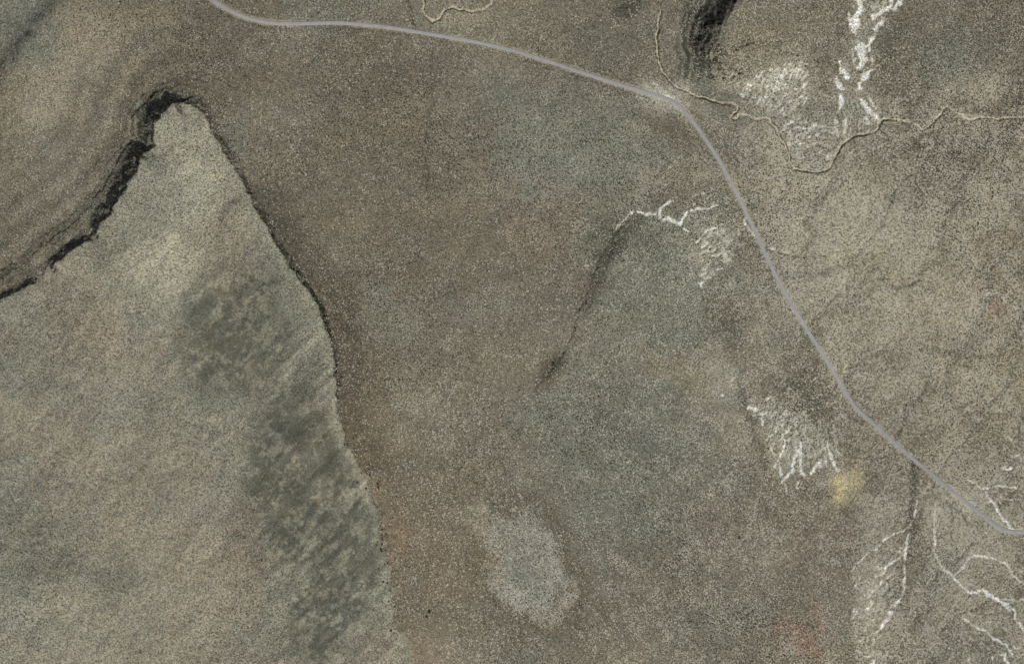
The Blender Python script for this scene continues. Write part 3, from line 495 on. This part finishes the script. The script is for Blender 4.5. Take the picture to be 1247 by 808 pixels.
def ground_mesh(name, k):
    q = quads[cls == k]; used, inv = np.unique(q, return_inverse=True); inv = inv.reshape(-1)
    me = bpy.data.meshes.new(name); nq = len(q)
    me.vertices.add(len(used)); me.vertices.foreach_set('co', co[used].ravel())
    me.loops.add(nq * 4); me.loops.foreach_set('vertex_index', inv.astype(np.int32))
    me.polygons.add(nq); me.polygons.foreach_set('loop_start', np.arange(0, nq * 4, 4, dtype=np.int32))
    me.update(calc_edges=True)
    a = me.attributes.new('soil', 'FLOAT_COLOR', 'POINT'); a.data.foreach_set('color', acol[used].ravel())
    for nm, A in (('grain', grain), ('pale', pale), ('coarse', coarse)):
        a = me.attributes.new(nm, 'FLOAT', 'POINT'); a.data.foreach_set('value', A.ravel()[used].astype(np.float32))
    me.polygons.foreach_set('use_smooth', np.ones(nq, bool))
    me.materials.append(soilm)
    o = bpy.data.objects.new(name, me); C.objects.link(o); tagst(o); return o
for nm, k in (('desert_ground', 0), ('mesa', 1), ('creek_bed', 2), ('salt_wash', 3), ('hill', 4)): ground_mesh(nm, k)

# ------------------------------------------------------------ road
m, n, l, b = mat('gravel_road', .9)
g = n.new('ShaderNodeNewGeometry'); no = n.new('ShaderNodeTexNoise'); no.inputs['Scale'].default_value = .25; no.inputs['Detail'].default_value = 6; l.new(g.outputs['Position'], no.inputs['Vector'])
uvn = n.new('ShaderNodeAttribute'); uvn.attribute_name = 'lane'
cr_ = n.new('ShaderNodeValToRGB'); cr_.color_ramp.elements[0].position = .25; cr_.color_ramp.elements[0].color = (.37, .362, .352, 1); cr_.color_ramp.elements[1].position = .8; cr_.color_ramp.elements[1].color = (.50, .49, .478, 1)
l.new(no.outputs['Fac'], cr_.inputs[0])
rp = n.new('ShaderNodeValToRGB'); rp.color_ramp.elements[0].position = 0; rp.color_ramp.elements[0].color = (1.0, 1.0, 1.0, 1); rp.color_ramp.elements[1].position = 1; rp.color_ramp.elements[1].color = (.8, .78, .76, 1)
e = rp.color_ramp.elements.new(.35); e.color = (.84, .835, .83, 1); e = rp.color_ramp.elements.new(.6); e.color = (1, 1, 1, 1)
l.new(uvn.outputs['Fac'], rp.inputs[0])
mx = n.new('ShaderNodeMix'); mx.data_type = 'RGBA'; mx.blend_type = 'MULTIPLY'; mx.inputs[0].default_value = 1; l.new(cr_.outputs[0], mx.inputs[6]); l.new(rp.outputs[0], mx.inputs[7]); l.new(mx.outputs[2], b.inputs['Base Color'])
roadm = m
tx = np.gradient(rx); ty = np.gradient(ry); q = np.hypot(tx, ty); nx, ny = -ty / q, tx / q
offs = [(-4.1, -1.1, 1), (-3.2, -.02, .95), (-2.2, .06, .6), (-1.2, .10, .35), (0, .14, 0), (1.2, .10, .35), (2.2, .06, .6), (3.2, -.02, .95), (4.1, -1.1, 1)]
wob = np.array([vnoise(np.array([i * 1.0]), np.array([3.0]), 14, 4)[0] for i in range(len(rx))]) * .5
vs = []; lane = []
for i in range(len(rx)):
    for (o_, dz, la) in offs:
        oo = o_ * .66 * (1 + .16 * wob[i] * (1 if o_ > 0 else -1)); vs.append(((rx[i] + nx[i] * oo - CX) * S, (CY - ry[i] - ny[i] * oo) * S, rz[i] + dz)); lane.append(la)
K = len(offs); fs = [(i * K + j, i * K + j + 1, (i + 1) * K + j + 1, (i + 1) * K + j) for i in range(len(rx) - 1) for j in range(K - 1)]
me = bpy.data.meshes.new('gravel_road'); me.from_pydata(vs, [], fs); me.materials.append(roadm)
a = me.attributes.new('lane', 'FLOAT', 'POINT'); a.data.foreach_set('value', np.array(lane, np.float32))
me.polygons.foreach_set('use_smooth', np.ones(len(fs), bool)); ro = bpy.data.objects.new('road', me); C.objects.link(ro); tagst(ro)

# ------------------------------------------------------------ plants and stones
def plain(name, c0, c1, sc_=1.5):
    m, n, l, b = mat(name); tc = n.new('ShaderNodeTexCoord'); oi = n.new('ShaderNodeObjectInfo'); no = n.new('ShaderNodeTexNoise'); no.inputs['Scale'].default_value = sc_; no.inputs['Detail'].default_value = 3; l.new(tc.outputs['Object'], no.inputs['Vector'])
    f = math_(n, l, 'ADD', math_(n, l, 'MULTIPLY', no.outputs['Fac'], .7), math_(n, l, 'MULTIPLY', oi.outputs['Random'], .5)); r = n.new('ShaderNodeValToRGB')
    r.color_ramp.elements[0].position = .25; r.color_ramp.elements[0].color = (*c0, 1); r.color_ramp.elements[1].position = .9; r.color_ramp.elements[1].color = (*c1, 1)
    l.new(f, r.inputs[0]); l.new(r.outputs[0], b.inputs['Base Color']); return m
sage = plain('sagebrush_leaves', (.045, .045, .032), (.14, .135, .10)); juni = plain('juniper_leaves', (.035, .037, .024), (.07, .072, .048)); bark = plain('weathered_wood', (.08, .065, .05), (.16, .13, .1))
rockm = plain('sandstone', (.10, .09, .075), (.26, .235, .19)); moundm = plain('pale_clay', (.42, .39, .31), (.56, .52, .42))
def ico(sub):
    import bmesh
    bm = bmesh.new(); bmesh.ops.create_icosphere(bm, subdivisions=sub, radius=1); v = np.array([p.co[:] for p in bm.verts]); f = [[x.index for x in q.verts] for q in bm.faces]; bm.free(); return v, f
IV, IF = ico(1); IV2, IF2 = ico(2)
def mesh(name, v, f, m, smooth_=False):
    me = bpy.data.meshes.new(name); me.from_pydata([tuple(p) for p in v], [], f); me.materials.append(m)
    if smooth_: me.polygons.foreach_set('use_smooth', np.ones(len(f), bool))
    return me
# sagebrush: low rounded tufts, three shapes, scattered by the hundred thousand
protos = bpy.data.collections.new('sagebrush_shapes')
for k in range(4):
    r = np.random.RandomState(k + 5); v = IV.copy(); v *= (1 + .35 * (r.rand(len(v), 1) - .5) * 2); v[:, 2] = v[:, 2] * .55 + .35; v[:, 0] *= r.uniform(.8, 1.2)
    o = bpy.data.objects.new('sagebrush', mesh('sagebrush', v, IF, sage)); protos.objects.link(o)
gu, gv = np.meshgrid(np.arange(-100, 1347, 1.75), np.arange(-100, 908, 1.75)); NB = gu.size
u = gu.ravel() + RS.uniform(-.8, .8, NB); v = gv.ravel() + RS.uniform(-.8, .8, NB)
dens = .72 + .1 * sstep(850, 1000, u) + .2 * fbm(u, v, 60, 33, 3) + .35 * fbm(u, v, 11, 34, 3)
scr = sample(cr, u, v); ssalt = sample(SALT, u, v); sms = sample(MS, u, v); snear = sample(near, u, v); sgr = sample(grain, u, v)
dens = np.where(scr > 0, dens * .8 * sgr, dens)
dens = np.where((np.abs(u - 520) < 32) & (v > 745) & (scr < 0), .3, dens)
dens *= (1 - np.clip(ssalt * 1.5, 0, 1)) * (1 - np.clip(sms * 2, 0, 1)) * (snear > 4.2)
ok = RS.rand(NB) < dens * .8; u, v = u[ok], v[ok]
sz = (.36 + .55 * RS.rand(len(u)) ** 2 + .25 * (RS.rand(len(u)) > .93)) * (1 + .25 * fbm(u, v, 120, 71, 2)) * np.where(scr[ok] > 0, .8, 1.0)
z = sample(Z, u, v)
pm = bpy.data.meshes.new('sagebrush_cover'); pm.vertices.add(len(u)); pm.vertices.foreach_set('co', np.stack([(u - CX) * S, (CY - v) * S, z], -1).astype(np.float32).ravel())
a = pm.attributes.new('size', 'FLOAT', 'POINT'); a.data.foreach_set('value', sz.astype(np.float32))
po = bpy.data.objects.new('sagebrush_cover', pm); C.objects.link(po); po['kind'] = 'stuff'; tag(po, 'low grey green sagebrush scrub dotted all over the desert plain and mesa', 'scrub'); pm.materials.append(sage)
ng = bpy.data.node_groups.new('scatter', 'GeometryNodeTree'); ng.interface.new_socket('Geometry', in_out='INPUT', socket_type='NodeSocketGeometry'); ng.interface.new_socket('Geometry', in_out='OUTPUT', socket_type='NodeSocketGeometry')
N = ng.nodes; Lk = ng.links; gi = N.new('NodeGroupInput'); go = N.new('NodeGroupOutput'); ip = N.new('GeometryNodeInstanceOnPoints'); ci = N.new('GeometryNodeCollectionInfo'); ci.inputs['Collection'].default_value = protos; ci.inputs['Separate Children'].default_value = True; ci.inputs['Reset Children'].default_value = True
rr = N.new('FunctionNodeRandomValue'); rr.data_type = 'FLOAT_VECTOR'; rr.inputs[1].default_value = (.25, .25, 6.28); rr.inputs[0].default_value = (-.25, -.25, 0)
na = N.new('GeometryNodeInputNamedAttribute'); na.data_type = 'FLOAT'; na.inputs['Name'].default_value = 'size'
mp = N.new('GeometryNodeMeshToPoints')
Lk.new(gi.outputs[0], mp.inputs[0]); Lk.new(mp.outputs[0], ip.inputs['Points']); Lk.new(ci.outputs[0], ip.inputs['Instance']); ip.inputs['Pick Instance'].default_value = True
Lk.new(rr.outputs[0], ip.inputs['Rotation']); Lk.new(na.outputs['Attribute'], ip.inputs['Scale']); Lk.new(ip.outputs[0], go.inputs[0])
md = po.modifiers.new('scatter', 'NODES'); md.node_group = ng

def place(me, u, v, s, name, label, cat, group, sink=.1, rz=None):
    o = bpy.data.objects.new(name, me); x, y = W2(u, v); zz = float(sample(Z, np.array([u]), np.array([v]))[0])
    o.location = (x, y, zz - sink * s); o.scale = (s, s, s); o.rotation_euler = (random.uniform(-.15, .15), random.uniform(-.15, .15), random.uniform(0, 6.3) if rz is None else rz)
    C.objects.link(o); tag(o, label, cat, group); return o
# junipers: a crown of leaf clumps over a short trunk
def crown(seed):
    r = np.random.RandomState(seed); vv = []; ff = []
    for c in range(9):
        a_ = r.uniform(0, 6.28); rr_ = r.uniform(0, .75); cz = r.uniform(.45, 1.25) - rr_ * .3; s_ = r.uniform(.28, .5)
        w_ = IV * (s_ * (1 + .5 * (r.rand(len(IV), 1) - .5))) + np.array([math.cos(a_) * rr_, math.sin(a_) * rr_, cz]); o_ = len(vv); vv += [tuple(p) for p in w_]; ff += [[i + o_ for i in q_] for q_ in IF]
    return mesh('juniper_crown', vv, ff, juni)
crowns = [crown(k) for k in range(5)]
tv = []; tf = []
for k, (rad, zz) in enumerate(((.12, -.1), (.09, .4), (.05, .8))):
    for j in range(6): tv.append((rad * math.cos(j * 1.047), rad * math.sin(j * 1.047), zz))
for k in range(2):
    for j in range(6): tf.append((k * 6 + j, k * 6 + (j + 1) % 6, k * 6 + 6 + (j + 1) % 6, k * 6 + 6 + j))
trunkm = mesh('juniper_trunk', tv, tf, bark)
def juniper(u, v, s, label, group):
    o = bpy.data.objects.new('juniper', None); x, y = W2(u, v); o.location = (x, y, float(sample(Z, np.array([u]), np.array([v]))[0])); o.empty_display_size = .2
    o.scale = (s, s, s * .8); o.rotation_euler[2] = random.uniform(0, 6.3); C.objects.link(o); tag(o, label, 'shrub', group)
    for nm, me_ in (('crown', random.choice(crowns)), ('trunk', trunkm)):
        c = bpy.data.objects.new(nm, me_); C.objects.link(c); c.parent = o
def along(pts, n, spread, off=0):
    P = np.array(smooth(pts)); L = np.concatenate([[0], np.cumsum(np.hypot(*(P[1:] - P[:-1]).T))])
    for _ in range(n):
        q = random.uniform(0, L[-1]); a = (np.interp(q, L, P[:, 0]), np.interp(q, L, P[:, 1])); yield a[0] + off + random.gauss(0, spread), a[1] + random.gauss(0, spread)
EAST = [(240, 128), (254, 142), (270, 170), (284, 190), (303, 228), (325, 270), (340, 295), (357, 322), (372, 342), (384, 360), (392, 378), (400, 398), (408, 420), (411, 445), (412, 480)]
for x, y in along(EAST, 80, 4.0, 3.5): juniper(x, y, random.uniform(.7, 1.7), 'dark juniper shrub rooted in the rocky eastern rim of the mesa', 'junipers along the eastern rim of the mesa')
for x, y in along([(428, 545), (446, 580), (456, 608), (463, 640), (467, 670), (472, 700), (482, 740)], 34, 7, 0): juniper(x, y, random.uniform(1.0, 1.9), 'dark juniper shrub on the brown slope below the southern mesa rim', 'junipers below the southern mesa rim')
for x, y in along([(378, 352), (388, 368), (396, 388)], 22, 1.2, 1): juniper(x, y, random.uniform(1.6, 2.6), 'large dark juniper in the dense clump on the mesa rim\'s eastern bend', 'junipers clumped on the eastern bend of the rim')
for x, y in along(GULLY, 26, 3, 2): juniper(x, y, random.uniform(.9, 1.7), 'small dark shrub growing along the shallow gully in the plain', 'shrubs along the gully')
juniper(524, 744, 3.0, 'larger of two dark shrubs alone on bare brown ground east of the mesa foot', None); juniper(520, 750, 2.2, 'smaller of two dark shrubs alone on bare brown ground east of the mesa foot', None)
juniper(477, 766, 2.0, 'lone dark shrub on the mesa edge near the bottom of the frame', None); juniper(901, 655, 2.4, 'lone dark shrub beside a small pale scar on the plain', None)
# boulders fallen from the north-west wall
bmesh_ = []
for k in range(5):
    r = np.random.RandomState(k + 40); v_ = IV2 if k < 2 else IV; v_ = v_ * (1 + .4 * (r.rand(len(v_), 1) - .5)); v_ = v_ * np.array([1.2, .85, .7]); bmesh_.append(mesh('boulder', v_, IF2 if k < 2 else IF, rockm))
for x, y in along([(126, 270), (146, 240), (160, 212), (172, 186), (180, 165), (188, 145), (200, 130), (216, 122)], 120, 4, -2): place(random.choice(bmesh_), x, y, random.uniform(.7, 1.9), 'boulder', 'grey sandstone boulder fallen at the foot of the shaded mesa wall', 'boulder', 'boulders under the mesa wall')
for x, y in along([(882, 4), (870, 22), (861, 40), (858, 58), (864, 72)], 50, 4, -1): place(random.choice(bmesh_), x, y, random.uniform(.6, 1.5), 'boulder', 'dark boulder on the steep shaded western face of the hill', 'boulder', 'boulders on the hill face')
# ant mounds: pale bare discs with a low cone
seg = 14; av = [(0, 0, .28)]; af = []
for k, (rad, zz) in enumerate(((.3, .22), (.62, .08), (1.0, .03), (1.06, -.3))):
    for j in range(seg): q = rad * (1 + .12 * math.sin(j * 2.1 + k)); av.append((q * math.cos(j * 2 * math.pi / seg), q * math.sin(j * 2 * math.pi / seg), zz))
for j in range(seg): af.append((0, 1 + j, 1 + (j + 1) % seg))
for k in range(3):
    for j in range(seg): af.append((1 + k * seg + j, 1 + (k + 1) * seg + j, 1 + (k + 1) * seg + (j + 1) % seg, 1 + k * seg + (j + 1) % seg))
moundme = mesh('ant_mound', av, af, moundm, True)
MSEL = [(1001, 480, 1), (1008, 490, 1), (998, 496, .9), (990, 498, 1), (1169, 547, 1.1), (1163, 554, .9), (1151, 547, 1.1), (1202, 557, 1.1), (1129, 531, 1.1), (1183, 600, 1), (993, 460, .9), (878, 384, .8)]
def scatter_mounds(n, poly, label, group):
    P = np.array(poly); a, b_ = P.min(0), P.max(0); k = 0
    while k < n:
        x, y = random.uniform(a[0], b_[0]), random.uniform(a[1], b_[1])
        if not inpoly(x, y, poly) or sample(near, np.array([x]), np.array([y]))[0] < 6.5: continue
        s_ = random.uniform(1.1, 2.0); k += 1
        where = label if not isinstance(label, list) else label[0] if y < 330 else label[1] if x < 1100 else label[2]
        place(moundme, x, y, s_, 'ant_mound', ('small ' if s_ < 1.5 else 'wide ') + where, 'mound', group, 0)
for x, y, s_ in MSEL: place(moundme, x, y, 2.2 * s_, 'ant_mound', 'large pale ant mound on the open ground beside the road', 'mound', 'large ant mounds near the road', 0)
scatter_mounds(150, [(900, 170), (1247, 170), (1247, 640), (1060, 480), (960, 330)], ['pale ant mound on the plain between the winding creek and the road', 'pale ant mound on the scrub just right of the road\'s long diagonal', 'pale ant mound on the scrub toward the right edge of the plain'], 'ant mounds east of the road')
scatter_mounds(45, [(500, 470), (545, 470), (560, 600), (680, 740), (560, 780), (520, 640)], 'pale ant mound on the brown plain between the mesa and the pale oval', 'ant mounds between the mesa and the pale oval')
scatter_mounds(30, [(1120, 660), (1160, 700), (1180, 806), (1100, 806)], 'pale ant mound between the white washes in the bottom corner', 'ant mounds between the washes')
print('verts', NU * NV, 'quads', len(quads), 'bushes', len(u))
